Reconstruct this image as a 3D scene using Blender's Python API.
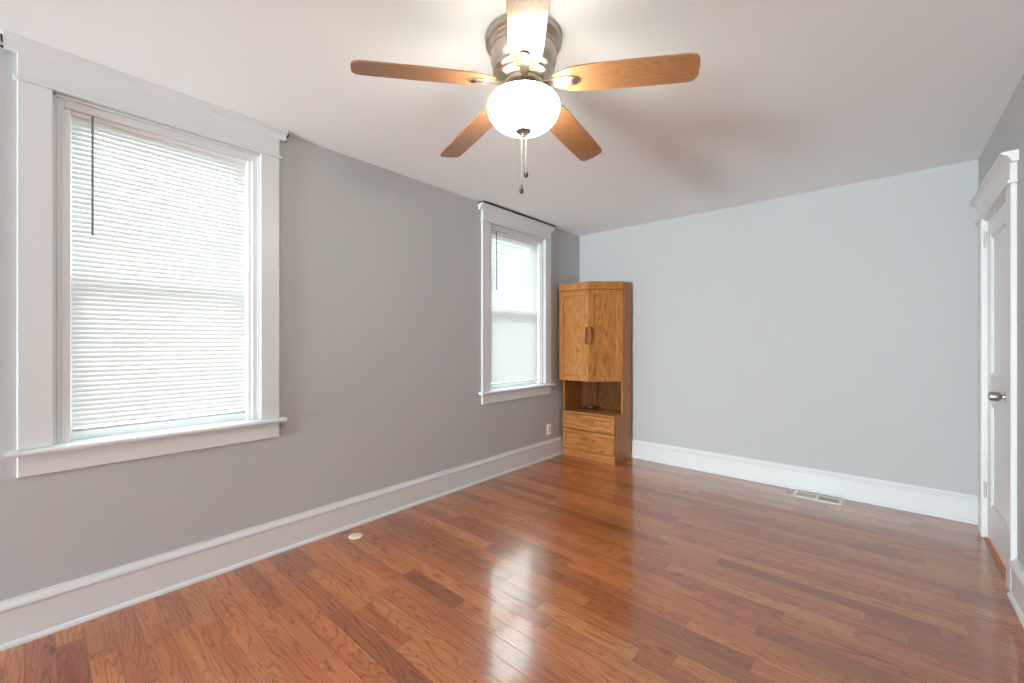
import bpy, bmesh, math, random
from mathutils import Vector, Matrix
random.seed(7)
S = bpy.context.scene
for o in list(bpy.data.objects):
    bpy.data.objects.remove(o)
PI = math.pi

# ------------------------------------------------------------------ camera
cam = bpy.data.cameras.new('camera')
cam.sensor_fit = 'HORIZONTAL'
cam.sensor_width = 36.0
cam.lens = 420.0 / 1024.0 * 36.0
cam.clip_start = 0.02
co = bpy.data.objects.new('camera', cam)
S.collection.objects.link(co)
co.location = (0, 0, 1.25)
co.rotation_euler = (math.radians(90), 0, math.radians(41.3785))
S.camera = co

# ------------------------------------------------------------------ view + world
S.view_settings.view_transform = 'Standard'
S.view_settings.look = 'None'
S.view_settings.exposure = 0.10
S.view_settings.gamma = 1.0
S.view_settings.use_curve_mapping = False
S.cycles.max_bounces = 10
S.cycles.diffuse_bounces = 7
S.cycles.glossy_bounces = 4
S.cycles.transparent_max_bounces = 12
S.cycles.sample_clamp_indirect = 6.0
S.cycles.use_denoising = True
S.cycles.caustics_reflective = False
S.cycles.caustics_refractive = False

SKY = 15.5
w = bpy.data.worlds.new('world'); S.world = w
w.use_nodes = True
nt = w.node_tree; nt.nodes.clear()
wo = nt.nodes.new('ShaderNodeOutputWorld'); bg = nt.nodes.new('ShaderNodeBackground')
tc = nt.nodes.new('ShaderNodeTexCoord'); sx = nt.nodes.new('ShaderNodeSeparateXYZ')
cr = nt.nodes.new('ShaderNodeValToRGB'); mr = nt.nodes.new('ShaderNodeMapRange')
mr.inputs['From Min'].default_value = -0.25; mr.inputs['From Max'].default_value = 0.6
cr.color_ramp.elements[0].position = 0.0; cr.color_ramp.elements[0].color = (0.16, 0.18, 0.17, 1)
cr.color_ramp.elements[1].position = 1.0; cr.color_ramp.elements[1].color = (0.86, 0.97, 1.0, 1)
e = cr.color_ramp.elements.new(0.33); e.color = (0.22, 0.25, 0.26, 1)
nt.links.new(tc.outputs['Generated'], sx.inputs[0]); nt.links.new(sx.outputs['Z'], mr.inputs['Value'])
nt.links.new(mr.outputs[0], cr.inputs[0]); nt.links.new(cr.outputs[0], bg.inputs['Color'])
bg.inputs['Strength'].default_value = SKY
nt.links.new(bg.outputs[0], wo.inputs[0])

# room constants (metres)
XL, XR, YB, YF, ZC = -2.70, 0.497, 4.28, -8.50, 2.50

def area(name, loc, rot, sx_, sy_, power, col):
    l = bpy.data.lights.new(name, 'AREA'); l.shape = 'RECTANGLE'; l.size = sx_; l.size_y = sy_
    l.energy = power; l.color = col
    o = bpy.data.objects.new(name, l); S.collection.objects.link(o)
    o.location = loc; o.rotation_euler = rot
    return o
# added light outside the unseen opening behind the camera, tilted up to fill the room
area('rear_fill', (-1.65, YF - 0.50, 0.55), (math.radians(114), 0, 0), 1.9, 0.9, 1270, (0.79, 0.94, 0.985))

# ------------------------------------------------------------------ material helpers
def newmat(name):
    m = bpy.data.materials.new(name); m.use_nodes = True
    n = m.node_tree; n.nodes.clear()
    out = n.nodes.new('ShaderNodeOutputMaterial')
    return m, n, out
def simple(name, col, rough=0.5, metal=0.0, spec=0.5, bump=0.0, bscale=60.0, coat=0.0):
    m, n, out = newmat(name)
    p = n.nodes.new('ShaderNodeBsdfPrincipled')
    p.inputs['Base Color'].default_value = (*col, 1)
    p.inputs['Roughness'].default_value = rough
    p.inputs['Metallic'].default_value = metal
    p.inputs['Specular IOR Level'].default_value = spec
    p.inputs['Coat Weight'].default_value = coat
    n.links.new(p.outputs[0], out.inputs[0])
    t = n.nodes.new('ShaderNodeTexCoord'); nz = n.nodes.new('ShaderNodeTexNoise')
    nz.inputs['Scale'].default_value = bscale; nz.inputs['Detail'].default_value = 3
    n.links.new(t.outputs['Object'], nz.inputs['Vector'])
    if bump > 0:
        b = n.nodes.new('ShaderNodeBump'); b.inputs['Strength'].default_value = bump; b.inputs['Distance'].default_value = 0.002
        n.links.new(nz.outputs[0], b.inputs['Height']); n.links.new(b.outputs[0], p.inputs['Normal'])
    else:
        r = n.nodes.new('ShaderNodeMapRange'); r.inputs['To Min'].default_value = rough * 0.92; r.inputs['To Max'].default_value = min(1, rough * 1.08)
        n.links.new(nz.outputs[0], r.inputs['Value']); n.links.new(r.outputs[0], p.inputs['Roughness'])
    return m

M_WALL = simple('grey wall paint', (0.505, 0.516, 0.526), 0.6, bump=0.08, bscale=180, spec=0.3)
M_CEIL = simple('white ceiling paint', (0.92, 0.955, 0.965), 0.85, bump=0.05, bscale=150, spec=0.2)
M_TRIM = simple('white trim paint', (0.735, 0.76, 0.775), 0.35, spec=0.5)
M_DOOR = simple('white door paint', (0.78, 0.785, 0.79), 0.3, spec=0.5)
M_PLAST = simple('white plastic', (0.92, 0.925, 0.93), 0.35)
M_CREAM = simple('off white plastic', (0.80, 0.77, 0.66), 0.4)
M_NICK = simple('brushed nickel', (0.60, 0.53, 0.45), 0.30, metal=1.0, bscale=200)
M_KNOB = simple('satin nickel', (0.46, 0.44, 0.42), 0.28, metal=1.0)
M_DARK = simple('dark bronze metal', (0.035, 0.03, 0.028), 0.4, metal=0.6)
M_BLACK = simple('black hollow', (0.012, 0.012, 0.012), 0.8)
M_VENT = simple('ivory enamelled metal', (0.82, 0.80, 0.74), 0.4)
M_WAND = simple('clear grey plastic', (0.22, 0.24, 0.25), 0.25)
M_HING = simple('painted hinge metal', (0.55, 0.55, 0.54), 0.35, metal=0.5)

def nmath(n, op, a, b=None, c=None):
    x = n.nodes.new('ShaderNodeMath'); x.operation = op
    for i, v in enumerate((a, b, c)):
        if v is None: continue
        if isinstance(v, (int, float)): x.inputs[i].default_value = v
        else: n.links.new(v, x.inputs[i])
    return x.outputs[0]
def ramp(n, fac, stops):
    r = n.nodes.new('ShaderNodeValToRGB'); els = r.color_ramp.elements
    while len(els) > 1: els.remove(els[-1])
    els[0].position = stops[0][0]; els[0].color = (*stops[0][1], 1)
    for p, c in stops[1:]:
        q = els.new(p); q.color = (*c, 1)
    n.links.new(fac, r.inputs[0])
    return r.outputs[0]
def mixc(n, kind, fac, a, b):
    x = n.nodes.new('ShaderNodeMix'); x.data_type = 'RGBA'; x.blend_type = kind
    if isinstance(fac, (int, float)): x.inputs[0].default_value = fac
    else: n.links.new(fac, x.inputs[0])
    for s, v in ((6, a), (7, b)):
        if isinstance(v, tuple): x.inputs[s].default_value = (*v, 1)
        else: n.links.new(v, x.inputs[s])
    return x.outputs[2]

def floor_mat():
    m, n, out = newmat('oak strip floor')
    t = n.nodes.new('ShaderNodeTexCoord'); s = n.nodes.new('ShaderNodeSeparateXYZ')
    n.links.new(t.outputs['Object'], s.inputs[0])
    X, Y = s.outputs['X'], s.outputs['Y']
    W = 0.0826
    yr = nmath(n, 'DIVIDE', nmath(n, 'ADD', Y, 10.0 + 0.022), W)
    row = nmath(n, 'FLOOR', yr); fy = nmath(n, 'FRACT', yr)
    def wn(a, b, k):
        c = n.nodes.new('ShaderNodeCombineXYZ'); q = n.nodes.new('ShaderNodeTexWhiteNoise')
        n.links.new(a, c.inputs[0]); c.inputs[2].default_value = k
        if b is not None: n.links.new(b, c.inputs[1])
        n.links.new(c.outputs[0], q.inputs['Vector'])
        return q.outputs['Value']
    r1 = wn(row, None, 1.3)
    r2 = wn(row, None, 5.7)
    L = nmath(n, 'MULTIPLY_ADD', r2, 0.8, 1.1)
    xr = nmath(n, 'DIVIDE', nmath(n, 'ADD', X, nmath(n, 'MULTIPLY_ADD', r1, 3.0, 20.0)), L)
    # jog within a row so board lengths differ
    idx0 = nmath(n, 'FLOOR', xr); fx0 = nmath(n, 'FRACT', xr)
    cut = nmath(n, 'MULTIPLY_ADD', wn(row, idx0, 9.1), 0.5, 0.25)
    second = nmath(n, 'GREATER_THAN', fx0, cut)
    idx = nmath(n, 'MULTIPLY_ADD', second, 0.37, idx0)
    pid = wn(row, idx, 2.2); pid2 = wn(row, idx, 7.9); pid3 = wn(row, idx, 4.4)
    # seams
    dy = nmath(n, 'MINIMUM', fy, nmath(n, 'SUBTRACT', 1.0, fy))
    dy = nmath(n, 'MULTIPLY', dy, W)
    dxa = nmath(n, 'ABSOLUTE', nmath(n, 'SUBTRACT', fx0, cut))
    dxb = nmath(n, 'MINIMUM', fx0, nmath(n, 'SUBTRACT', 1.0, fx0))
    dx = nmath(n, 'MULTIPLY', nmath(n, 'MINIMUM', dxa, dxb), L)
    dmin = nmath(n, 'MINIMUM', dy, dx)
    seam = n.nodes.new('ShaderNodeMapRange'); seam.inputs['From Min'].default_value = 0.0004; seam.inputs['From Max'].default_value = 0.0016
    n.links.new(dmin, seam.inputs['Value']); seam = seam.outputs[0]      # 0 on the seam, 1 on the board
    # grain coordinates, shifted per board
    c = n.nodes.new('ShaderNodeCombineXYZ')
    n.links.new(nmath(n, 'MULTIPLY_ADD', pid2, 37.0, nmath(n, 'MULTIPLY', X, 0.7)), c.inputs[0])
    n.links.new(nmath(n, 'MULTIPLY_ADD', pid, 11.0, nmath(n, 'MULTIPLY', Y, 7.0)), c.inputs[1])
    n.links.new(nmath(n, 'MULTIPLY', pid3, 23.0), c.inputs[2])
    def noise(vec, sc, det, rough=0.5, dist=0.0):
        q = n.nodes.new('ShaderNodeTexNoise'); q.inputs['Scale'].default_value = sc; q.inputs['Detail'].default_value = det
        q.inputs['Roughness'].default_value = rough; q.inputs['Distortion'].default_value = dist
        n.links.new(vec, q.inputs['Vector']); return q.outputs[0]
    c2 = n.nodes.new('ShaderNodeCombineXYZ')
    n.links.new(nmath(n, 'MULTIPLY_ADD', pid2, 31.0, nmath(n, 'MULTIPLY', X, 5.0)), c2.inputs[0])
    n.links.new(nmath(n, 'MULTIPLY', Y, 150.0), c2.inputs[1]); n.links.new(pid, c2.inputs[2])
    fine = noise(c2.outputs[0], 1.0, 4, 0.6)
    big = noise(c.outputs[0], 2.0, 1, 0.4, 0.25)
    rings = nmath(n, 'FRACT', nmath(n, 'MULTIPLY', nmath(n, 'ADD', big, nmath(n, 'MULTIPLY', fine, 0.03)), 16.0))
    rings = nmath(n, 'ABSOLUTE', nmath(n, 'SUBTRACT', rings, 0.5))
    rings = nmath(n, 'POWER', nmath(n, 'MULTIPLY', rings, 2.0), 2.0)
    blot = noise(c.outputs[0], 1.3, 2)
    base = ramp(n, pid, [(0.0, (0.29, 0.082, 0.026)), (0.12, (0.37, 0.112, 0.036)), (0.5, (0.47, 0.152, 0.046)), (0.88, (0.52, 0.182, 0.058)), (1.0, (0.55, 0.205, 0.07))])
    warm = ramp(n, pid2, [(0.0, (1.0, 0.93, 0.92)), (0.6, (1, 1, 1)), (1.0, (1.0, 1.10, 1.0))])
    base = mixc(n, 'MULTIPLY', 1.0, base, warm)
    g1 = ramp(n, rings, [(0.0, (1, 1, 1)), (0.55, (0.96, 0.93, 0.90)), (1.0, (0.52, 0.40, 0.34))])
    base = mixc(n, 'MULTIPLY', 0.9, base, g1)
    g2 = ramp(n, fine, [(0.32, (0.62, 0.52, 0.47)), (0.5, (0.98, 0.97, 0.96)), (0.7, (1.08, 1.08, 1.08))])
    base = mixc(n, 'MULTIPLY', 0.8, base, g2)
    g3 = ramp(n, blot, [(0.3, (0.74, 0.66, 0.64)), (0.48, (1, 1, 1)), (0.7, (1.08, 1.06, 1.04))])
    base = mixc(n, 'MULTIPLY', 0.8, base, g3)
    # knots
    kn = n.nodes.new('ShaderNodeTexVoronoi'); kn.inputs['Scale'].default_value = 1.0
    ck = n.nodes.new('ShaderNodeCombineXYZ')
    n.links.new(nmath(n, 'MULTIPLY', X, 2.4), ck.inputs[0]); n.links.new(nmath(n, 'MULTIPLY', Y, 5.5), ck.inputs[1])
    n.links.new(ck.outputs[0], kn.inputs['Vector'])
    kf = ramp(n, nmath(n, 'ADD', kn.outputs['Distance'], nmath(n, 'MULTIPLY', fine, 0.05)), [(0.05, (0.32, 0.22, 0.20)), (0.14, (1, 1, 1))])
    base = mixc(n, 'MULTIPLY', 0.7, base, kf)
    sc = ramp(n, seam, [(0.0, (0.38, 0.30, 0.28)), (1.0, (1, 1, 1))])
    base = mixc(n, 'MULTIPLY', 0.9, base, sc)
    p = n.nodes.new('ShaderNodeBsdfPrincipled')
    n.links.new(base, p.inputs['Base Color'])
    p.inputs['Roughness'].default_value = 0.35
    p.inputs['Specular IOR Level'].default_value = 0.3
    p.inputs['Coat Weight'].default_value = 1.0
    p.inputs['Coat IOR'].default_value = 1.74
    rr = n.nodes.new('ShaderNodeMapRange'); rr.inputs['To Min'].default_value = 0.09; rr.inputs['To Max'].default_value = 0.16
    n.links.new(big, rr.inputs['Value']); n.links.new(rr.outputs[0], p.inputs['Coat Roughness'])
    # surface relief: seams, slight cupping per board, soft waviness
    wav = noise(t.outputs['Object'], 6.0, 2)
    h = nmath(n, 'ADD', nmath(n, 'MULTIPLY', seam, 0.5), nmath(n, 'MULTIPLY', fine, 0.05))
    h = nmath(n, 'ADD', h, nmath(n, 'MULTIPLY', wav, 0.5))
    b = n.nodes.new('ShaderNodeBump'); b.inputs['Strength'].default_value = 0.35; b.inputs['Distance'].default_value = 0.0015
    n.links.new(h, b.inputs['Height'])
    n.links.new(b.outputs[0], p.inputs['Normal']); n.links.new(b.outputs[0], p.inputs['Coat Normal'])
    n.links.new(p.outputs[0], out.inputs[0])
    return m

def wood_mat(name, axis, dark, mid, light, coat=0.15, rough=0.42, coat_rough=0.3, scale=1.0, spec=0.35):
    """oak: grain runs along the given object axis"""
    m, n, out = newmat(name)
    t = n.nodes.new('ShaderNodeTexCoord'); mp = n.nodes.new('ShaderNodeMapping')
    sc = [9.0, 9.0, 9.0]; sc[axis] = 1.0
    mp.inputs['Scale'].default_value = [v * scale for v in sc]
    n.links.new(t.outputs['Object'], mp.inputs['Vector'])
    def noise(sc, det, dist=0.0, vec=mp.outputs[0]):
        q = n.nodes.new('ShaderNodeTexNoise'); q.inputs['Scale'].default_value = sc; q.inputs['Detail'].default_value = det
        q.inputs['Distortion'].default_value = dist; n.links.new(vec, q.inputs['Vector']); return q.outputs[0]
    big = noise(0.9, 2, 0.4)
    r = nmath(n, 'ABSOLUTE', nmath(n, 'SUBTRACT', nmath(n, 'FRACT', nmath(n, 'MULTIPLY', big, 14.0)), 0.5))
    r = nmath(n, 'POWER', nmath(n, 'MULTIPLY', r, 2.0), 2.0)
    mp2 = n.nodes.new('ShaderNodeMapping'); s2 = [160.0] * 3; s2[axis] = 5.0
    mp2.inputs['Scale'].default_value = s2; n.links.new(t.outputs['Object'], mp2.inputs['Vector'])
    fine = noise(1.0, 3, 0.0, mp2.outputs[0])
    f = nmath(n, 'ADD', nmath(n, 'MULTIPLY', r, 0.55), nmath(n, 'MULTIPLY', fine, 0.45))
    col = ramp(n, f, [(0.15, light), (0.45, mid), (0.85, dark)])
    p = n.nodes.new('ShaderNodeBsdfPrincipled')
    n.links.new(col, p.inputs['Base Color'])
    p.inputs['Roughness'].default_value = rough
    p.inputs['Specular IOR Level'].default_value = spec
    p.inputs['Coat Weight'].default_value = coat; p.inputs['Coat Roughness'].default_value = coat_rough
    b = n.nodes.new('ShaderNodeBump'); b.inputs['Strength'].default_value = 0.12; b.inputs['Distance'].default_value = 0.001
    n.links.new(f, b.inputs['Height']); n.links.new(b.outputs[0], p.inputs['Normal'])
    n.links.new(p.outputs[0], out.inputs[0])
    return m
OD, OM, OL = (0.23, 0.078, 0.016), (0.38, 0.138, 0.029), (0.45, 0.178, 0.042)
M_OAKV = wood_mat('honey oak upright grain', 2, OD, OM, OL)
M_OAKH = wood_mat('honey oak level grain', 0, OD, OM, OL)
M_BACK = wood_mat('oak darkened for nook shade', 2, (0.07, 0.026, 0.008), (0.12, 0.046, 0.014), (0.15, 0.06, 0.02), coat=0.0, rough=0.7, spec=0.1)  # back panel colour darkened to put the nook's shade into it
M_PULL = wood_mat('dark oak pulls', 2, (0.09, 0.027, 0.008), (0.125, 0.04, 0.011), (0.16, 0.055, 0.015))
M_BLADE = wood_mat('fan blade oak', 0, (0.27, 0.125, 0.055), (0.34, 0.165, 0.072), (0.39, 0.195, 0.088), coat=0.4, rough=0.35, coat_rough=0.28, scale=3.0)
M_FLOOR = floor_mat()

def glass_mat():
    m, n, out = newmat('window glass')
    a = n.nodes.new('ShaderNodeBsdfTransparent'); a.inputs[0].default_value = (0.95, 0.97, 0.96, 1)
    g = n.nodes.new('ShaderNodeBsdfGlossy'); g.inputs['Roughness'].default_value = 0.01
    f = n.nodes.new('ShaderNodeFresnel'); ge = n.nodes.new('ShaderNodeNewGeometry')
    n.links.new(nmath(n, 'SUBTRACT', 1.45, nmath(n, 'MULTIPLY', ge.outputs['Backfacing'], 1.45 - 1 / 1.45)), f.inputs['IOR'])
    x = n.nodes.new('ShaderNodeMixShader'); n.links.new(f.outputs[0], x.inputs[0])
    n.links.new(a.outputs[0], x.inputs[1]); n.links.new(g.outputs[0], x.inputs[2]); n.links.new(x.outputs[0], out.inputs[0])
    return m
M_GLASS = glass_mat()
def slat_mat():
    m, n, out = newmat('white vinyl slats')
    d = n.nodes.new('ShaderNodeBsdfPrincipled'); d.inputs['Base Color'].default_value = (0.82, 0.84, 0.84, 1); d.inputs['Roughness'].default_value = 0.45
    tr = n.nodes.new('ShaderNodeBsdfTranslucent'); tr.inputs[0].default_value = (0.88, 0.93, 0.93, 1)
    x = n.nodes.new('ShaderNodeMixShader'); x.inputs[0].default_value = 0.02
    n.links.new(d.outputs[0], x.inputs[1]); n.links.new(tr.outputs[0], x.inputs[2]); n.links.new(x.outputs[0], out.inputs[0])
    return m
M_SLAT = slat_mat()
def bowl_mat():
    m, n, out = newmat('frosted lamp glass')
    d = n.nodes.new('ShaderNodeBsdfPrincipled'); d.inputs['Base Color'].default_value = (0.9, 0.84, 0.72, 1); d.inputs['Roughness'].default_value = 0.3
    tr = n.nodes.new('ShaderNodeBsdfTranslucent'); tr.inputs[0].default_value = (1.0, 0.90, 0.72, 1)
    x = n.nodes.new('ShaderNodeMixShader'); x.inputs[0].default_value = 0.45
    em = n.nodes.new('ShaderNodeEmission'); em.inputs[0].default_value = (1.0, 0.96, 0.85, 1); em.inputs[1].default_value = 30.0
    ad = n.nodes.new('ShaderNodeAddShader')
    n.links.new(d.outputs[0], x.inputs[1]); n.links.new(tr.outputs[0], x.inputs[2])
    n.links.new(x.outputs[0], ad.inputs[0]); n.links.new(em.outputs[0], ad.inputs[1]); n.links.new(ad.outputs[0], out.inputs[0])
    return m
M_BOWL = bowl_mat()
def bulb_mat():
    m, n, out = newmat('lit bulb')
    em = n.nodes.new('ShaderNodeEmission'); em.inputs[0].default_value = (1.0, 0.78, 0.45, 1); em.inputs[1].default_value = 6
    n.links.new(em.outputs[0], out.inputs[0]); return m
M_BULB = bulb_mat()

# ------------------------------------------------------------------ mesh helpers
def box(bm, x0, x1, y0, y1, z0, z1, bev=0.0, seg=1, mat=None):
    t = bmesh.new()
    bmesh.ops.create_cube(t, size=1.0)
    for v in t.verts:
        v.co = Vector((x0 + (v.co.x + .5) * (x1 - x0), y0 + (v.co.y + .5) * (y1 - y0), z0 + (v.co.z + .5) * (z1 - z0)))
    if bev > 0:
        bmesh.ops.bevel(t, geom=list(t.edges), offset=bev, segments=seg, profile=0.5, affect='EDGES')
    merge(bm, t, mat)
def merge(bm, t, mat=None):
    if mat is not None: bmesh.ops.transform(t, matrix=mat, verts=t.verts)
    me = bpy.data.meshes.new('tmp'); t.to_mesh(me); t.free(); bm.from_mesh(me); bpy.data.meshes.remove(me)
def prism(bm, pts, a0, a1, axis='z', mat=None, bev=0.0):
    """extrude the 2-D outline pts from a0 to a1 along axis; pts are (x,y), (y,z) or (x,z)"""
    t = bmesh.new()
    def P(p, a):
        return (p[0], p[1], a) if axis == 'z' else ((a, p[0], p[1]) if axis == 'x' else (p[0], a, p[1]))
    lo = [t.verts.new(P(p, a0)) for p in pts]; hi = [t.verts.new(P(p, a1)) for p in pts]
    k = len(pts)
    t.faces.new(lo); t.faces.new(hi[::-1])
    for i in range(k): t.faces.new((lo[i], hi[i], hi[(i + 1) % k], lo[(i + 1) % k]))
    bmesh.ops.recalc_face_normals(t, faces=t.faces)
    if bev > 0: bmesh.ops.bevel(t, geom=list(t.edges), offset=bev, segments=2, profile=0.5, affect='EDGES')
    merge(bm, t, mat)
def lathe(bm, prof, seg=48, mat=None, cap=True):
    t = bmesh.new(); rings = []
    for r, z in prof:
        if r < 1e-6: rings.append([t.verts.new((0, 0, z))])
        else: rings.append([t.verts.new((r * math.cos(2 * PI * i / seg), r * math.sin(2 * PI * i / seg), z)) for i in range(seg)])
    for a, b in zip(rings, rings[1:]):
        for i in range(seg):
            j = (i + 1) % seg
            if len(a) == 1 and len(b) == 1: continue
            if len(a) == 1: t.faces.new((a[0], b[i], b[j]))
            elif len(b) == 1: t.faces.new((a[i], b[0], a[j]))
            else: t.faces.new((a[i], b[i], b[j], a[j]))
    if cap:
        for rg in (rings[0], rings[-1]):
            if len(rg) > 2: t.faces.new(rg)
    bmesh.ops.recalc_face_normals(t, faces=t.faces)
    merge(bm, t, mat)
def tube(bm, pts, r, seg=8):
    t = bmesh.new(); pts = [Vector(p) for p in pts]; rings = []; u = None
    for i, p in enumerate(pts):
        d = (pts[min(i + 1, len(pts) - 1)] - pts[max(i - 1, 0)]).normalized()
        if u is None:
            u = d.cross(Vector((0, 0, 1)))
            if u.length < 1e-3: u = Vector((1, 0, 0))
        else: u = u - d * u.dot(d)              # carry the frame along so the tube never twists
        u.normalize(); v = d.cross(u)
        rings.append([t.verts.new(p + r * (math.cos(2 * PI * k / seg) * u + math.sin(2 * PI * k / seg) * v)) for k in range(seg)])
    for a, b in zip(rings, rings[1:]):
        for k in range(seg): t.faces.new((a[k], a[(k + 1) % seg], b[(k + 1) % seg], b[k]))
    t.faces.new(rings[0]); t.faces.new(rings[-1][::-1])
    bmesh.ops.recalc_face_normals(t, faces=t.faces)
    merge(bm, t)
def link(o, parent=None):
    S.collection.objects.link(o)
    if parent is not None: o.parent = parent      # every part's geometry is in its parent's frame
    return o
def obj(name, bm, mat, parent=None, smooth=False, loc=None):
    me = bpy.data.meshes.new(name); bm.to_mesh(me); bm.free()
    me.materials.append(mat)
    if smooth:
        for p in me.polygons: p.use_smooth = True
        try: me.set_sharp_from_angle(angle=math.radians(35))
        except Exception: pass
    o = bpy.data.objects.new(name, me); link(o, parent)
    if loc: o.location = loc
    return o
def empty(name, loc=(0, 0, 0)):
    o = bpy.data.objects.new(name, None); o.empty_display_size = 0.1; S.collection.objects.link(o); o.location = loc
    return o
def tag(o, label=None, cat=None, group=None, kind=None):
    if label: o['label'] = label
    if cat: o['category'] = cat
    if group: o['group'] = group
    if kind: o['kind'] = kind
    return o
def B(): return bmesh.new()

# ------------------------------------------------------------------ room shell
WIN = [(0.05, 0.857), (2.745, 3.581)]           # openings of the left wall (y)
ZW0, ZW1 = 0.80, 2.33
bm = B(); box(bm, XL - .2, XR + .2, YF - .2, YB + .2, -.12, 0)
tag(obj('floor', bm, M_FLOOR), 'glossy reddish orange oak strip floor of the room', kind='structure')
bm = B(); box(bm, XL - .2, XR + .2, YF - .2, YB + .2, ZC, ZC + .12)
tag(obj('ceiling', bm, M_CEIL), 'flat white painted ceiling', kind='structure')
def wall_with_holes(name, axis, a, b, s0, s1, holes, label, material=M_WALL):
    """axis 'x': wall between x=a..b running along y from s0 to s1"""
    bm = B()
    def bx(u0, u1, z0, z1):
        if axis == 'x': box(bm, a, b, u0, u1, z0, z1)
        else: box(bm, u0, u1, a, b, z0, z1)
    cur = s0
    for h0, h1, z0, z1 in holes:
        bx(cur, h0, 0, ZC)
        if z0 > 0: bx(h0, h1, 0, z0)
        bx(h0, h1, z1, ZC); cur = h1
    bx(cur, s1, 0, ZC)
    bmesh.ops.remove_doubles(bm, verts=bm.verts, dist=1e-5)
    return tag(obj(name, bm, material), label, kind='structure')
wall_with_holes('wall_left', 'x', XL - .2, XL, YF - .2, YB + .2, [(a, b, ZW0 - .03, ZW1) for a, b in WIN], 'grey painted wall holding the two blind covered windows')
wall_with_holes('wall_back', 'y', YB, YB + .2, XL, XR, [], 'plain grey wall behind the oak cabinet and floor vent')
D0, D1, DZ = 3.287, 4.000, 2.025               # the doorway of the right wall (y range, head)
wall_with_holes('wall_right', 'x', XR, XR + .2, YF - .2, YB + .2, [(D0, D1, 0, DZ)], 'grey wall on the right holding the white door')
RW = [(-2.55, -0.75)]
wall_with_holes('wall_front', 'y', YF - .2, YF, XL, XR, [(a, b, .06, 2.25) for a, b in RW], 'grey wall behind the viewpoint')

# baseboards: board, stepped cap moulding and quarter-round shoe as one profile (d = depth from wall, z)
BP = [(0, 0), (.034, 0), (.0335, .006), (.030, .013), (.024, .018), (.020, .020), (.020, .148), (.026, .152), (.028, .160), (.025, .168),
      (.017, .174), (.011, .182), (.009, .190), (0, .190)]
def baseboard(name, p0, p1, nrm, label):
    p0, p1, nrm = Vector(p0), Vector(p1), Vector(nrm)
    bm = B(); r = []
    for q in (p0, p1):
        r.append([bm.verts.new((q.x + nrm.x * d, q.y + nrm.y * d, z)) for d, z in BP])
    k = len(BP)
    bm.faces.new(r[0]); bm.faces.new(r[1][::-1])
    for i in range(k): bm.faces.new((r[0][i], r[1][i], r[1][(i + 1) % k], r[0][(i + 1) % k]))
    bmesh.ops.recalc_face_normals(bm, faces=bm.faces)
    return tag(obj(name, bm, M_TRIM), label, kind='structure')
baseboard('baseboard_left', (XL, YF), (XL, YB), (1, 0), 'tall white baseboard with moulded cap below the windows')
baseboard('baseboard_back', (XL, YB), (XR, YB), (0, -1), 'tall white baseboard with moulded cap behind the floor vent')
baseboard('baseboard_right', (XR, YF), (XR, D0 - .113), (-1, 0), 'white baseboard running up to the door casing')
baseboard('baseboard_front', (RW[0][1] + .1, YF), (XR, YF), (0, 1), 'white baseboard behind the viewpoint')

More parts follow.
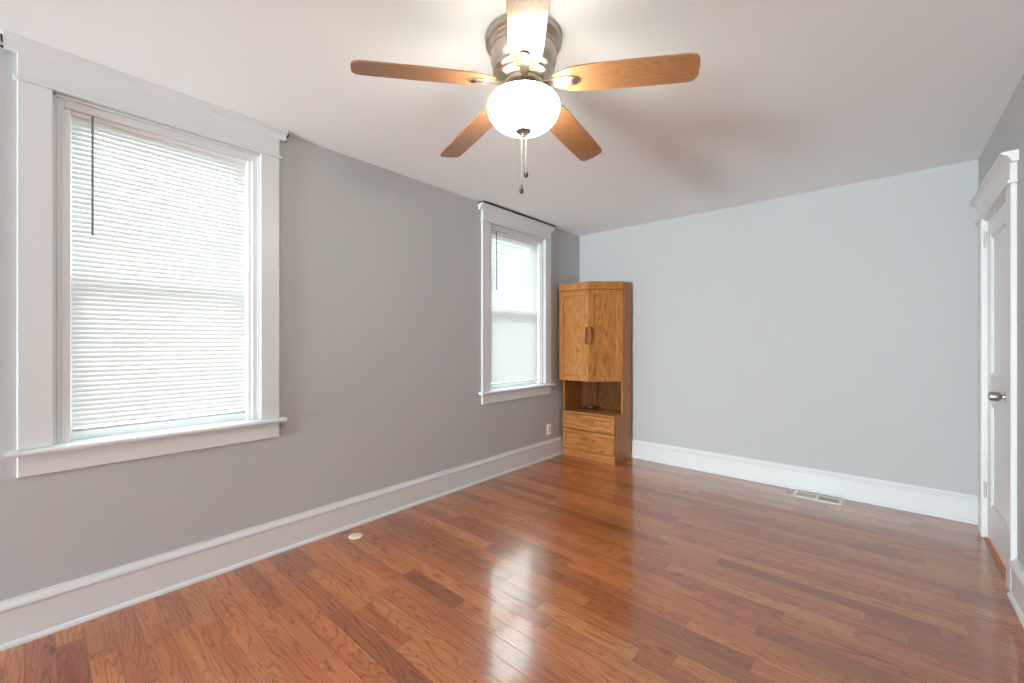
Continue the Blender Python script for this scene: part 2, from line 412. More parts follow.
# ------------------------------------------------------------------ windows of the left wall
def crown(bm, y0, y1, ztop, xw=XL, s=1):
    """projecting crown over a header: profile in (depth, z), returned at both ends"""
    pr = [(0, ztop - .052), (.022, ztop - .052), (.026, ztop - .046), (.028, ztop - .036), (.036, ztop - .022), (.050, ztop - .013), (.058, ztop - .010), (.058, ztop), (0, ztop)]
    prism(bm, [(xw + s * d, z) for d, z in pr], y0, y1, 'y')
def make_window(num, y0, y1, ztop, label):
    w = empty('window_%d' % num, (XL, (y0 + y1) / 2, ZW0)); tag(w, label, kind='structure')
    off = Vector((XL, (y0 + y1) / 2, ZW0))
    def fin(name, bm, mat, parent=w, smooth=False):
        bmesh.ops.translate(bm, verts=bm.verts, vec=-off)
        return obj(name, bm, mat, parent, smooth)
    o0, o1 = y0 - .10, y1 + .10
    # side casings
    bm = B()
    box(bm, XL, XL + .021, o0, y0, ZW0, ZW1 + .004, .0025); box(bm, XL, XL + .021, y1, o1, ZW0, ZW1 + .004, .0025)
    fin('casing', bm, M_TRIM)
    # bead, frieze board, crown
    bm = B(); box(bm, XL, XL + .032, o0 - .012, o1 + .012, ZW1 + .004, ZW1 + .018, .004, 2); fin('head_bead', bm, M_TRIM)
    bm = B(); box(bm, XL, XL + .024, o0, o1, ZW1 + .018, ztop - .045, .002); fin('frieze_board', bm, M_TRIM)
    bm = B(); crown(bm, o0 - .035, o1 + .035, ztop); fin('crown_moulding', bm, M_TRIM)
    # stool with rounded nose and apron
    bm = B()
    pr = [(XL - .09, .775), (XL + .048, .775), (XL + .055, .779), (XL + .058, .787), (XL + .055, .795), (XL + .048, .80), (XL - .09, .80)]
    prism(bm, pr, o0 - .03, o1 + .03, 'y')
    # notch the horns away inside the wall: the part behind the wall face stays between the jambs
    for v in bm.verts:
        if v.co.x < XL - .01: v.co.y = min(max(v.co.y, y0 + .001), y1 - .001); v.co.x = XL - .09
    bm.free(); bm = B()
    prism(bm, [(max(a, XL), b) for a, b in pr], o0 - .03, o1 + .03, 'y')
    box(bm, XL - .13, XL, y0, y1, .775, .80)
    fin('window_sill', bm, M_TRIM)
    bm = B(); box(bm, XL, XL + .020, o0, o1, .685, .775, .0025); fin('apron', bm, M_TRIM)
    # jamb lining
    bm = B()
    box(bm, XL - .2, XL + .004, y0 - .001, y0 + .010, ZW0, ZW1); box(bm, XL - .2, XL + .004, y1 - .010, y1 + .001, ZW0, ZW1)
    box(bm, XL - .2, XL + .004, y0, y1, ZW1 - .010, ZW1 + .001); box(bm, XL - .2, XL - .13, y0, y1, .77, .80)
    fin('jamb_lining', bm, M_TRIM)
    # inner stops: flat board then a narrow second step that holds the sash
    bm = B(); i0, i1 = y0 + .010, y1 - .010; zt = ZW1 - .010
    for (a, b) in ((i0, i0 + .024), (i1 - .024, i1)): box(bm, XL - .030, XL - .006, a, b, ZW0, zt, .002)
    box(bm, XL - .030, XL - .006, i0 + .024, i1 - .024, zt - .036, zt, .002)
    fin('stop_board', bm, M_TRIM)
    bm = B()
    for (a, b) in ((i0, i0 + .045), (i1 - .045, i1)): box(bm, XL - .135, XL - .018, a, b, ZW0, zt, .002)
    box(bm, XL - .135, XL - .031, i0 + .04, i1 - .04, zt - .022, zt, .002)
    fin('sash_channel', bm, M_PLAST)
    # two sashes with their panes
    s0, s1 = i0 + .045, i1 - .045; zh = zt - .022
    for nm, x0, x1, za, zb in (('lower_sash', XL - .105, XL - .075, ZW0, 1.565), ('upper_sash', XL - .134, XL - .107, 1.515, zh)):
        bm = B(); st = .042
        box(bm, x0, x1, s0, s0 + st, za, zb, .002); box(bm, x0, x1, s1 - st, s1, za, zb, .002)
        box(bm, x0, x1, s0 + st, s1 - st, za, za + (.055 if za < 1 else .05), .002); box(bm, x0, x1, s0 + st, s1 - st, zb - .045, zb, .002)
        if za < 1:   # sash lock on the meeting rail
            box(bm, x1, x1 + .012, (s0 + s1) / 2 - .03, (s0 + s1) / 2 + .03, zb - .02, zb - .004, .003)
        sh = fin('sash', bm, M_PLAST)
        bm = B(); xm = (x0 + x1) / 2; box(bm, xm - .002, xm + .002, s0 + st - .005, s1 - st + .005, za + .045, zb - .04)
        fin('pane', bm, M_GLASS, sh)
    return w
make_window(1, *WIN[0], 2.4995, 'large near window with white casing and crown')
make_window(2, *WIN[1], 2.480, 'farther window with white casing beside the oak cabinet')

SLAT_W, SLAT_P, SLAT_T = .0262, .0220, math.radians(68)
def make_blind(y0, y1, label):
    xb = XL - .046                         # centre plane of the slats, inside the opening
    yc = (y0 + y1) / 2; i0, i1 = y0 + .058, y1 - .058
    zt = ZW1 - .034; zb = .842
    t = empty('window_blind', (xb, yc, zb)); tag(t, label, 'blind', 'white mini blinds in the windows')
    off = Vector((xb, yc, zb))
    def fin(name, bm, mat, smooth=False):
        bmesh.ops.translate(bm, verts=bm.verts, vec=-off); return obj(name, bm, mat, t, smooth)
    bm = B(); box(bm, xb - .013, xb + .016, i0, i1, zt - .028, zt, .002); fin('headrail', bm, M_PLAST)
    bm = B(); z = zt - .034
    k = 0
    while z > zb + .022:
        rows = []
        for j in range(5):
            q = (j / 4 - .5) * SLAT_W; bow = .0012 * (1 - (2 * (j / 4) - 1) ** 2)
            # inner edge low, outer edge high
            ox = -q * math.cos(SLAT_T) + bow * math.sin(SLAT_T)
            oz = q * math.sin(SLAT_T) + bow * math.cos(SLAT_T)
            wob = .0006 * math.sin(k * 1.7)
            rows.append([bm.verts.new((xb + ox, yy, z + oz + (wob + random.uniform(-.0004, .0004) if 0 < n_ < 4 else 0))) for n_, yy in enumerate([i0, i0 + (i1 - i0) * .25, yc, i0 + (i1 - i0) * .75, i1])])
        for a, b in zip(rows, rows[1:]):
            for n_ in range(4): bm.faces.new((a[n_], a[n_ + 1], b[n_ + 1], b[n_]))
        z -= SLAT_P; k += 1
    fin('slats', bm, M_SLAT, True)
    bm = B(); box(bm, xb - .011, xb + .013, i0 + .002, i1 - .002, zb, zb + .012, .003, 2); fin('bottom_rail', bm, simple('grey white rail', (0.52, 0.55, 0.57), .4))
    for yy in (i0 + .14, i1 - .14):
        bm = B(); tube(bm, [(xb + .0135, yy, zt - .03), (xb + .0135, yy, zb + .01)], .0007, 6); tube(bm, [(xb - .0125, yy, zt - .03), (xb - .0125, yy, zb + .01)], .0007, 6)
        fin('ladder_cord', bm, M_PLAST)
    bm = B(); yw = i0 + .066
    tube(bm, [(xb + .022, yw, zt - .012), (xb + .026, yw, zt - .03), (xb + .027, yw, zt - .56)], .0042, 6)
    tube(bm, [(xb + .012, yw, zt - .008), (xb + .022, yw, zt - .010), (xb + .022, yw, zt - .016)], .002, 6)
    fin('tilt_wand', bm, M_WAND)
make_blind(*WIN[0], 'white slatted mini blind closed in the large near window')
make_blind(*WIN[1], 'white slatted mini blind closed in the farther window by the cabinet')

# unseen opening made up behind the viewpoint to let the fill light in
for num, (a, b) in zip((3,), RW):
    bm = B()
    box(bm, a - .1, a, YF, YF + .02, 0, 2.25); box(bm, b, b + .1, YF, YF + .02, 0, 2.25); box(bm, a - .1, b + .1, YF, YF + .02, 2.25, 2.36)
    box(bm, a, a + .05, YF - .12, YF - .07, .06, 2.25); box(bm, b - .05, b, YF - .12, YF - .07, .06, 2.25)
    box(bm, a + .05, b - .05, YF - .12, YF - .07, .06, .12); box(bm, a + .05, b - .05, YF - .12, YF - .07, 2.19, 2.25)
    box(bm, (a + b) / 2 - .03, (a + b) / 2 + .03, YF - .12, YF - .07, .12, 2.19)
    tag(obj('window_%d' % num, bm, M_TRIM), 'unseen wide opening added far behind the viewpoint to let fill light in', kind='structure')

# curtain hardware above the windows
y0, y1 = WIN[1]; bm = B()
tube(bm, [(XL + .002, y0 - .138, 2.482), (XL + .030, y0 - .137, 2.486), (XL + .052, y0 - .128, 2.4875), (XL + .060, y0 - .110, 2.488), (XL + .060, (y0 + y1) / 2, 2.4865), (XL + .060, y1 + .108, 2.488),
          (XL + .052, y1 + .125, 2.4875), (XL + .030, y1 + .134, 2.486), (XL + .002, y1 + .135, 2.482)], .0058, 8)
tag(obj('curtain_rod', bm, M_DARK), 'thin dark curtain rod lying along the crown of the farther window', 'curtain rod')
y0, y1 = WIN[0]
for yy, lb in ((y0 - .140, 'small dark curtain bracket at left end of near window crown'), (y1 + .143, 'small dark curtain bracket at right end of near window crown')):
    t = empty('curtain_bracket', (XL, yy, 2.46)); tag(t, lb, 'bracket', 'curtain brackets at the ends of the near window crown')
    bm = B(); box(bm, 0, .003, -.008, .008, -.030, .026, .001); obj('wall_plate', bm, M_HING, t)
    bm = B(); box(bm, .003, .040, -.003, .003, .014, .020, .001); box(bm, .036, .040, -.003, .003, .014, .030, .001); obj('hook_arm', bm, M_DARK, t)
    bm = B(); lathe(bm, [(0, 0), (.005, .0), (.0055, .002), (.003, .004), (0, .0045)], 12, Matrix.Translation((.003, 0, -.005)) @ Matrix.Rotation(PI / 2, 4, 'Y')); obj('screw', bm, M_DARK, t, True)

# ------------------------------------------------------------------ door in the right wall
dr = empty('door_1', (XR, (D0 + D1) / 2, 0)); tag(dr, 'white panelled door with crowned white casing', kind='structure')
doff = Vector((XR, (D0 + D1) / 2, 0))
def dfin(name, bm, mat, parent=dr, smooth=False):
    bmesh.ops.translate(bm, verts=bm.verts, vec=-doff); return obj(name, bm, mat, parent, smooth)
bm = B()
box(bm, XR - .022, XR, D0 - .112, D0 - .002, 0, DZ + .004, .003); box(bm, XR - .022, XR, D1 + .002, D1 + .112, 0, DZ + .004, .003)
dfin('casing', bm, M_DOOR)
bm = B(); box(bm, XR - .034, XR, D0 - .124, D1 + .124, DZ + .004, DZ + .020, .004, 2); dfin('head_bead', bm, M_DOOR)
bm = B(); box(bm, XR - .025, XR, D0 - .112, D1 + .112, DZ + .020, DZ + .110, .002); dfin('frieze_board', bm, M_DOOR)
bm = B(); crown(bm, D0 - .145, D1 + .145, DZ + .155, XR, -1); dfin('crown_moulding', bm, M_DOOR)
bm = B()
box(bm, XR - .004, XR + .2, D0 - .002, D0 + .010, 0, DZ); box(bm, XR - .004, XR + .2, D1 - .010, D1 + .002, 0, DZ); box(bm, XR - .004, XR + .2, D0, D1, DZ - .010, DZ + .002)
box(bm, XR + .045, XR + .06, D0 + .01, D0 + .02, 0, DZ - .01); box(bm, XR + .045, XR + .06, D1 - .02, D1 - .01, 0, DZ - .01)
dfin('jamb_lining', bm, M_DOOR)
bm = B(); box(bm, XR - .010, XR + .14, D0 + .012, D1 - .012, 0, .010, .003)
dfin('threshold', bm, M_OAKH)
# leaf: stiles, rails and two recessed panels
a, b = D0 + .013, D1 - .013; x0, x1 = XR + .004, XR + .040; zb, zt = .022, DZ - .014; st = .105
bm = B()
box(bm, x0, x1, a, a + st, zb, zt, .0015); box(bm, x0, x1, b - st, b, zb, zt, .0015)
for z0, z1 in ((zb, .235), (.86, 1.045), (zt - .115, zt)): box(bm, x0, x1, a + st, b - st, z0, z1, .0015)
for z0, z1 in ((.235, .86), (1.045, zt - .115)):
    box(bm, x0 + .012, x1 - .012, a + st, b - st, z0, z1)
    # sloped ovolo around the recess
    for yy0, yy1, zz0, zz1 in ((a + st, a + st + .012, z0, z1), (b - st - .012, b - st, z0, z1), (a + st, b - st, z0, z0 + .012), (a + st, b - st, z1 - .012, z1)):
        box(bm, x0 + .004, x0 + .014, yy0, yy1, zz0, zz1, .003)
leaf = dfin('door_leaf', bm, M_DOOR)
kz, ky = .955, a + .108
km = Matrix.Translation((x0, ky, kz)) @ Matrix.Rotation(-PI / 2, 4, 'Y')
bm = B()
lathe(bm, [(0, -.001), (.033, -.001), (.033, .004), (.030, .008), (.014, .010), (.0115, .014), (.0115, .022), (.015, .025), (.021, .027), (.0245, .031), (.0255, .036), (.0250, .060), (.0235, .066), (.018, .069), (0, .070)], 32, km)
kn = dfin('door_knob', bm, M_KNOB, leaf, True); kn['label'] = 'satin nickel round door knob'
for hz in (.31, 1.90):
    bm = B()
    lathe(bm, [(0, -.046), (.0065, -.045), (.0065, .045), (0, .046)], 14, Matrix.Translation((XR - .004, D1 - .008, hz)))
    lathe(bm, [(0, -.056), (.004, -.052), (.0045, -.046), (0, -.046)], 12, Matrix.Translation((XR - .004, D1 - .008, hz)))
    lathe(bm, [(0, .046), (.0045, .046), (.004, .052), (0, .056)], 12, Matrix.Translation((XR - .004, D1 - .008, hz)))
    box(bm, XR - .002, XR + .0045, D1 - .036, D1 - .012, hz - .045, hz + .045, .001)
    for q in (-.03, 0, .03): lathe(bm, [(0, 0), (.004, 0), (.003, .0015), (0, .002)], 10, Matrix.Translation((XR - .002, D1 - .026, hz + q)) @ Matrix.Rotation(-PI / 2, 4, 'Y'))
    dfin('hinge', bm, M_HING, leaf, True)

# ------------------------------------------------------------------ oak corner cabinet
CX0, CX1, CY1 = -2.660, -2.024, 4.243
YFR, YS, XM = 3.800, 4.045, -2.285           # front of left door, where the diagonal ends, where it starts
YD = 3.862                                   # front of the drawer case
HT = 1.876
cab = empty('corner_cabinet', ((CX0 + CX1) / 2, 4.05, 0))
tag(cab, 'tall honey oak corner cabinet with two upper doors, open nook and two drawers', 'cabinet')
coff = Vector(((CX0 + CX1) / 2, 4.05, 0))
def cfin(name, bm, mat=M_OAKV, parent=cab, smooth=False):
    bmesh.ops.translate(bm, verts=bm.verts, vec=-coff); return obj(name, bm, mat, parent, smooth)
bm = B(); box(bm, CX1 - .020, CX1, YS - .002, CY1, 0, HT, .0015); cfin('side_panel', bm)
bm = B(); box(bm, CX0, CX0 + .018, YFR + .021, CY1, .82, HT - .004, .0015); box(bm, CX0, CX0 + .018, YD + .020, CY1, 0, .82, .0015); cfin('side_panel', bm)
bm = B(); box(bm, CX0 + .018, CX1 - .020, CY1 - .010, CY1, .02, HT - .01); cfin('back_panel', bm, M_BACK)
def plan(inset, y_in=0.0):
    return [(CX0 + inset, YFR + y_in), (XM + .006 - y_in * .4, YFR + y_in), (CX1 - .001 - inset - y_in * .0, YS - .002 + y_in * .9), (CX1 - .001 - inset, CY1 - .002), (CX0 + inset, CY1 - .002)]
bm = B(); prism(bm, plan(.001, .004), HT - .016, HT, 'z'); cfin('top_board', bm, M_OAKH)
bm = B(); prism(bm, plan(.019, .022), .842, .858, 'z'); cfin('cabinet_bottom', bm, M_OAKH)
# fascia: one board per face above the doors
def face_frame(p0, p1):
    p0, p1 = Vector((*p0, 0)), Vector((*p1, 0)); d = (p1 - p0); L = d.length; d.normalize()
    n = Vector((d.y, -d.x, 0))          # towards the room
    m = Matrix(((d.x, -n.x, 0, p0.x), (d.y, -n.y, 0, p0.y), (0, 0, 1, 0), (0, 0, 0, 1)))   # local y points into the cabinet
    return m, L
F1 = face_frame((CX0, YFR), (XM, YFR)); F2 = face_frame((XM, YFR), (CX1, YS))
for (m, L) in (F1, F2):
    bm = B(); box(bm, .001, L - .001, 0, .020, 1.797, HT - .001, .002, 1, m); cfin('fascia', bm, M_OAKH)
# doors
def door(m, L, hinge_left):
    z0, z1 = .832, 1.792; st = .052
    bm = B(); a, b = .003, L - .003
    box(bm, a, a + st, 0, .019, z0, z1, .002, 1, m); box(bm, b - st, b, 0, .019, z0, z1, .002, 1, m)
    for q0, q1 in ((z0, z0 + st), (z1 - st, z1)): box(bm, a + st, b - st, 0, .019, q0, q1, .002, 1, m)
    # bevel lip then recessed centre panel
    ia, ib, iz0, iz1 = a + st, b - st, z0 + st, z1 - st; r = .008
    t = bmesh.new()
    o_ = [t.verts.new(p) for p in ((ia, .003, iz0), (ib, .003, iz0), (ib, .003, iz1), (ia, .003, iz1))]
    i_ = [t.verts.new(p) for p in ((ia + r, .010, iz0 + r), (ib - r, .010, iz0 + r), (ib - r, .010, iz1 - r), (ia + r, .010, iz1 - r))]
    k_ = [t.verts.new(p) for p in ((ia, .017, iz0), (ib, .017, iz0), (ib, .017, iz1), (ia, .017, iz1))]
    for j in range(4):
        t.faces.new((o_[j], o_[(j + 1) % 4], i_[(j + 1) % 4], i_[j])); t.faces.new((o_[j], k_[j], k_[(j + 1) % 4], o_[(j + 1) % 4]))
    t.faces.new(i_); t.faces.new(k_[::-1]); bmesh.ops.recalc_face_normals(t, faces=t.faces)
    merge(bm, t, m)
    d = cfin('door', bm)
    hx = (b - .020) if hinge_left else (a + .020)
    bm = B(); t = bmesh.new()
    path = [(hx, .000, 1.225), (hx, -.012, 1.232), (hx, -.020, 1.250), (hx, -.022, 1.31), (hx, -.020, 1.370), (hx, -.012, 1.388), (hx, .000, 1.395)]
    t.free(); tube(bm, path, .009, 8); bmesh.ops.transform(bm, matrix=m, verts=bm.verts)
    cfin('handle', bm, M_PULL, d, True)
    return d
door(*F1, True); door(*F2, False)
# lower case
bm = B()
box(bm, CX1 - .020, CX1 - .0005, YD + .018, YS - .003, 0, .475, .0015)
cfin('case_side', bm)
bm = B(); box(bm, CX0 + .0185, CX1 - .0205, YD + .015, YS, .012, .030); box(bm, CX0 + .0185, CX1 - .0205, YD + .018, CY1 - .011, .080, .090); box(bm, CX0 + .0185, CX1 - .0205, YD + .018, CY1 - .011, .300, .306); cfin('case_shelf', bm, M_OAKH)
bm = B(); box(bm, CX0 + .002, CX1, YD + .004, YD + .018, 0, .080, .0015); cfin('toe_board', bm, M_OAKH)
bm = B(); prism(bm, [(CX0 + .0185, YD - .006), (CX1 + .002, YD - .006), (CX1 + .002, YS - .004), (CX1 - .0205, YS - .004), (CX1 - .0205, CY1 - .0105), (CX0 + .0185, CY1 - .0105)], .475, .493, 'z', None, .0015)
cfin('counter_top', bm, M_OAKH)
for z0, z1 in ((.093, .296), (.309, .469)):
    bm = B(); a, b = CX0 + .004, CX1 - .003; st = .036
    box(bm, a, a + st, YD - .002, YD + .017, z0, z1, .002); box(bm, b - st, b, YD - .002, YD + .017, z0, z1, .002)
    box(bm, a + st, b - st, YD - .002, YD + .017, z0, z0 + st, .002); box(bm, a + st, b - st, YD - .002, YD + .017, z1 - st, z1, .002)
    t = bmesh.new(); ia, ib, iz0, iz1, r = a + st, b - st, z0 + st, z1 - st, .010
    o_ = [t.verts.new(p) for p in ((ia, YD, iz0), (ib, YD, iz0), (ib, YD, iz1), (ia, YD, iz1))]
    i_ = [t.verts.new(p) for p in ((ia + r, YD + .008, iz0 + r), (ib - r, YD + .008, iz0 + r), (ib - r, YD + .008, iz1 - r), (ia + r, YD + .008, iz1 - r))]
    k_ = [t.verts.new(p) for p in ((ia, YD + .015, iz0), (ib, YD + .015, iz0), (ib, YD + .015, iz1), (ia, YD + .015, iz1))]
    for j in range(4):
        t.faces.new((o_[j], o_[(j + 1) % 4], i_[(j + 1) % 4], i_[j])); t.faces.new((o_[j], k_[j], k_[(j + 1) % 4], o_[(j + 1) % 4]))
    t.faces.new(i_); t.faces.new(k_[::-1]); bmesh.ops.recalc_face_normals(t, faces=t.faces); merge(bm, t)
    d = cfin('drawer', bm, M_OAKH)
    zc = (z0 + z1) / 2 + .012; xc = (a + b) / 2
    bm = B(); tube(bm, [(xc - .072, YD + .010, zc), (xc - .066, YD - .010, zc), (xc - .050, YD - .020, zc), (xc, YD - .023, zc), (xc + .050, YD - .020, zc), (xc + .066, YD - .010, zc), (xc + .072, YD + .010, zc)], .0105, 8)
    cfin('handle', bm, M_OAKH, d, True)

# small round light with its cord left in the open nook
pk = empty('puck_light', (-2.445, 4.10, .493)); tag(pk, 'small dark round light with pale lens lying in the cabinet nook', 'light')
bm = B(); lathe(bm, [(0, 0), (.044, 0), (.046, .004), (.045, .012), (.036, .017), (.030, .018), (0, .018)], 32); obj('housing', bm, M_DARK, pk, True)
bm = B(); lathe(bm, [(.030, .018), (.027, .022), (.016, .025), (0, .026)], 32); obj('lens', bm, M_CREAM, pk, True)
bm = B()
pts = [(.044, .0, .006)]
for i in range(40):
    a = i * .33; r = .058 + .010 * math.sin(i * .7); pts.append((r * math.cos(a), r * math.sin(a), .004 + .0006 * i))
pts += [(.03, .075, .03), (.02, .100, .10), (.015, .115, .22), (.012, .120, .345)]
tube(bm, pts, .0026, 6); obj('cord', bm, M_BLACK, pk, True)

# ------------------------------------------------------------------ small fittings
t = empty('wall_outlet', (XL, 3.668, .302)); tag(t, 'white wall outlet just above the left baseboard, near the cabinet', 'outlet')
bm = B(); box(bm, 0, .006, -.036, .036, -.058, .058, .0025, 2); obj('cover_plate', bm, M_PLAST, t)
for q in (-.020, .020):
    bm = B(); prism(bm, [(.017 * math.cos(x) , q + min(max(.0165 * math.sin(x), -.0125), .0125)) for x in [2 * PI * i / 20 for i in range(20)]], .005, .0078, 'x'); r = obj('receptacle', bm, M_CREAM, t)
    bm = B(); box(bm, .0077, .0082, -.0075, -.0055, q - .002, q + .006); box(bm, .0077, .0082, .0055, .0075, q - .002, q + .006); box(bm, .0077, .0082, -.002, .002, q - .009, q - .005); obj('slot', bm, M_BLACK, r)
bm = B(); lathe(bm, [(0, 0), (.0035, 0), (.003, .0012), (0, .0015)], 12, Matrix.Translation((.006, 0, 0)) @ Matrix.Rotation(PI / 2, 4, 'Y')); obj('screw', bm, M_KNOB, t)

t = empty('floor_vent', (-.388, 4.135, 0)); tag(t, 'flat off white metal floor vent beside the back baseboard', 'vent')
bm = B(); hx, hy = .158, .078
for x0, x1, y0, y1 in ((-hx, hx, -hy, -hy + .026), (-hx, hx, hy - .026, hy), (-hx, -hx + .022, -hy + .026, hy - .026), (hx - .022, hx, -hy + .026, hy - .026), (-.008, .008, -hy + .026, hy - .026)):
    box(bm, x0, x1, y0, y1, 0, .006, .0015)
obj('frame', bm, M_VENT, t)
bm = B(); n = 12
for s, (a, b) in ((-1, (-hx + .022, -.008)), (1, (.008, hx - .022))):
    for i in range(n):
        xx = a + (i + .5) * (b - a) / n
        box(bm, -.0006, .0006, -hy + .026, hy - .026, -.0045, .0045, 0, 1, Matrix.Translation((xx, 0, .0045)) @ Matrix.Rotation(s * math.radians(52), 4, 'Y'))
obj('louvers', bm, M_CREAM, t)
bm = B(); box(bm, -hx + .004, hx - .004, -hy + .004, hy - .004, .0003, .0008); obj('duct_shadow_pan', bm, M_BLACK, t).name = 'duct_shade'  # black sheet painted in as the shade inside the duct
bm = B(); box(bm, .118, .124, -.004, .004, .004, .013, .001); obj('damper_lever', bm, M_CREAM, t)

bm = B(); lathe(bm, [(0, 0), (.041, 0), (.042, .002), (.039, .005), (.030, .0065), (.010, .007), (0, .007)], 40)
tag(obj('round_cap', bm, M_CREAM, None, True, (-2.535, 1.359, 0)), 'small round off white cap on the floor near the left baseboard', 'floor cap')

# ------------------------------------------------------------------ ceiling fan
FX, FY = -1.114, 1.337
fan = empty('ceiling_fan', (FX, FY, ZC)); tag(fan, 'five bladed flush ceiling fan with brushed nickel motor and lit frosted bowl', 'ceiling fan')
z = lambda v: v - ZC
bm = B(); lathe(bm, [(0, 0), (.156, 0), (.158, z(2.492)), (.157, z(2.474)), (.151, z(2.468)), (.147, z(2.466)), (.147, z(2.460)), (.143, z(2.456)), (.139, z(2.452)), (.139, z(2.44)), (0, z(2.44))], 72)
obj('ceiling_plate', bm, M_NICK, fan, True)
bm = B(); lathe(bm, [(0, z(2.455)), (.1365, z(2.453)), (.137, z(2.430)), (.135, z(2.405)), (.130, z(2.385)), (.122, z(2.372)), (.123, z(2.368)), (.127, z(2.364)), (.127, z(2.356)), (.121, z(2.352)), (.112, z(2.350)),
                       (.108, z(2.346)), (.112, z(2.342)), (.112, z(2.334)), (.106, z(2.330)), (.094, z(2.326)), (.088, z(2.318)), (0, z(2.318))], 72)
obj('motor_housing', bm, M_NICK, fan, True)
bm = B(); lathe(bm, [(0, z(2.3185)), (.080, z(2.3185)), (.084, z(2.314)), (.084, z(2.302)), (.078, z(2.298)), (.060, z(2.296)), (.056, z(2.280)), (.056, z(2.262)), (.066, z(2.256)), (.068, z(2.246)), (.060, z(2.242)), (0, z(2.242))], 56)
obj('light_fitter', bm, M_NICK, fan, True)
bm = B(); lathe(bm, [(0, z(2.243)), (.005, z(2.243)), (.005, z(2.118)), (0, z(2.118))], 14); obj('center_rod', bm, M_NICK, fan, True)
bm = B(); lathe(bm, [(.056, z(2.262)), (.090, z(2.260)), (.121, z(2.257)), (.127, z(2.254)), (.128, z(2.2505)), (.124, z(2.247)), (.090, z(2.246)), (.056, z(2.250))], 64, None, False)
obj('bowl_spill_shield', bm, M_NICK, fan, True)  # added cover over the bowl, sized to cut its light on the ceiling
# frosted bowl, open at the top, glass 4 mm thick as a closed shell of two skins
bm = B(); R0, zr, zb_ = .1495, 2.220, 2.119
prof = []
for i in range(0, 15):
    a = i / 14 * PI / 2
    prof.append((R0 * math.cos(a) ** .82 if i < 14 else .006, zr - (zr - zb_) * math.sin(a)))
prof = [(.129, 2.250), (.133, 2.249), (.140, 2.243), (.1465, 2.233)] + [(r_ * (1 if q > 2.21 else 1), q) for r_, q in prof[0:14]] + [(.0065, z(zb_) + ZC)]
lathe(bm, [(r, z(q)) for r, q in prof], 72, None, False)
obj('glass_bowl', bm, M_BOWL, fan, True)['label'] = 'lit frosted cream glass bowl'
bm = B(); lathe(bm, [(0, z(2.126)), (.031, z(2.126)), (.034, z(2.122)), (.030, z(2.116)), (.018, z(2.112)), (.010, z(2.108)), (.012, z(2.103)), (.009, z(2.097)), (0, z(2.095))], 32)
obj('finial', bm, M_NICK, fan, True)
FD = Vector((-math.sin(math.radians(41.3785)), math.cos(math.radians(41.3785)))); RD = Vector((FD.y, -FD.x))
for k, ang in enumerate((-30, 150)):
    u = math.radians(41.4 + ang); bx_, by_ = .088 * math.cos(u), .088 * math.sin(u)
    mt = Matrix.Translation((bx_, by_, z(2.205)))
    bm = B(); lathe(bm, [(0, -.024), (.010, -.022), (.019, -.010), (.020, 0), (.016, .012), (.010, .020), (.009, .026), (0, .026)], 20, mt)
    bulb = obj('bulb', bm, M_BULB, fan, True)
    bm = B(); tube(bm, [(bx_, by_, z(2.228)), (bx_, by_, z(2.246)), (bx_ * .5, by_ * .5, z(2.250))], .009, 10); obj('bulb_socket', bm, M_NICK, fan, True)
    l = bpy.data.lights.new('bulb_light', 'POINT'); l.energy = 5 if k == 0 else 1.5; l.color = (1.0, 0.95, 0.86); l.shadow_soft_size = .035
    lo = bpy.data.objects.new('bulb_light', l); S.collection.objects.link(lo); lo.parent = fan; lo.location = (bx_ * .95, by_ * .95, z(2.236))

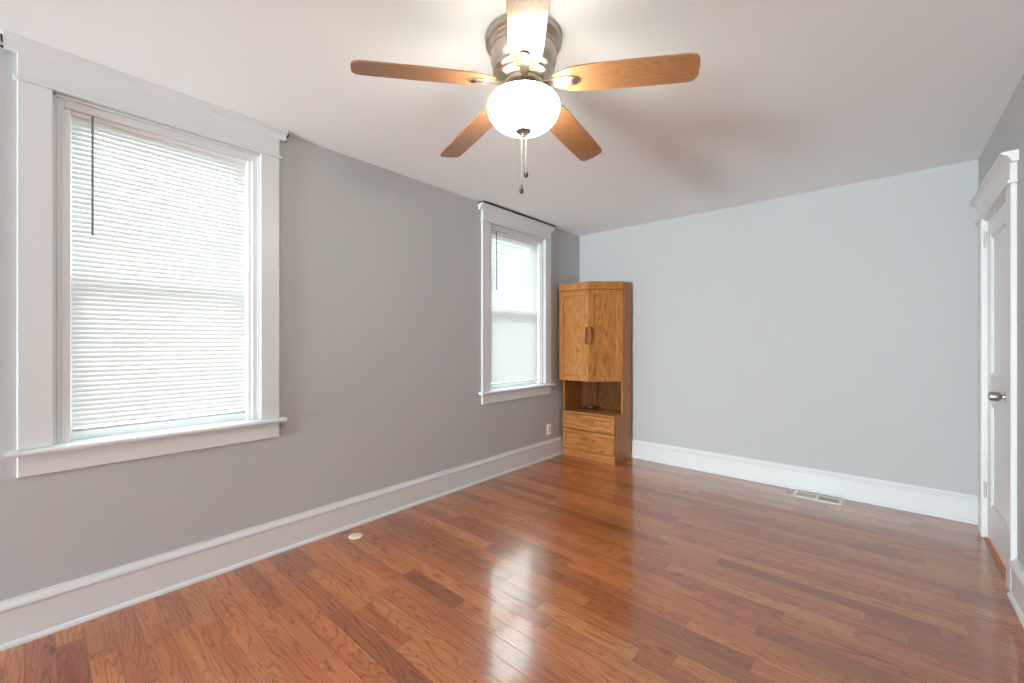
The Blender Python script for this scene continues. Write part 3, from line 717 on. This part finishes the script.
# blade and iron meshes, local x outwards
def outline():
    up = [(.125, .030), (.150, .042), (.185, .055), (.225, .0625), (.30, .0655), (.45, .0665), (.60, .0655), (.640, .064), (.658, .058), (.668, .046), (.672, .030), (.673, 0)]
    return up + [(x, -y) for x, y in up[::-1][1:]]
bm = B(); prism(bm, outline(), 0, .006, 'z', None, .0012)
blade_me = bpy.data.meshes.new('blade'); bm.to_mesh(blade_me); bm.free(); blade_me.materials.append(M_BLADE)
bm = B()
il = [(.060, .016), (.100, .015), (.130, .019), (.160, .022), (.205, .0225), (.222, .019), (.232, .010), (.234, 0)]
prism(bm, il + [(x, -y) for x, y in il[::-1][1:]], -.0065, -.0005, 'z', None, .0018)
lathe(bm, [(0, -.009), (.0035, -.009), (.0045, -.0065), (0, -.006)], 10, Matrix.Translation((.165, .012, 0)))
lathe(bm, [(0, -.009), (.0035, -.009), (.0045, -.0065), (0, -.006)], 10, Matrix.Translation((.165, -.012, 0)))
iron_me = bpy.data.meshes.new('blade_iron'); bm.to_mesh(iron_me); bm.free(); iron_me.materials.append(M_NICK)
bm = B(); prism(bm, [(.214 + .0115 * math.cos(2 * PI * i / 20), .0145 * math.sin(2 * PI * i / 20)) for i in range(20)], -.0078, -.0062, 'z')
slot_me = bpy.data.meshes.new('iron_medallion'); bm.to_mesh(slot_me); bm.free(); slot_me.materials.append(M_DARK)
for k in range(5):
    az = math.radians(90 + 41.3785 + 180 + 72 * k)
    root = .10
    m = Matrix.Rotation(az, 4, 'Z') @ Matrix.Translation((root, 0, z(2.305))) @ Matrix.Rotation(math.radians(5.6), 4, 'Y') @ Matrix.Rotation(math.radians(-12), 4, 'X') @ Matrix.Translation((-root, 0, 0))
    o = bpy.data.objects.new('blade', blade_me); link(o, fan); o.matrix_local = m
    i_ = bpy.data.objects.new('blade_iron', iron_me); link(i_, fan); i_.matrix_local = m
    s_ = bpy.data.objects.new('iron_medallion', slot_me); link(s_, i_)
# pull chains
for nm, px, dd, zend in (('pull_chain', .042, 1.845, 1.905), ('pull_chain', .0605, 1.815, 1.965)):
    q = FD * dd + RD * px
    cx_, cy_ = q.x - FX, q.y - FY
    bm = B(); s0 = Vector((cx_, cy_)); s0 = s0.normalized() * .055
    tube(bm, [(s0.x, s0.y, z(2.268)), (s0.x * 1.4, s0.y * 1.4, z(2.262)), (cx_, cy_, z(2.238)), (cx_, cy_, z(zend) + .03)], .0009, 6)
    o = obj(nm, bm, M_KNOB, fan)
    bm = B(); lathe(bm, [(0, z(zend) + .036), (.0035, z(zend) + .034), (.004, z(zend) + .024), (.0085, z(zend) + .012), (.0095, z(zend) + .004), (.007, z(zend) - .004), (0, z(zend) - .007)], 16, Matrix.Translation((cx_, cy_, 0)))
    obj('chain_pendant', bm, M_DARK, o, True)
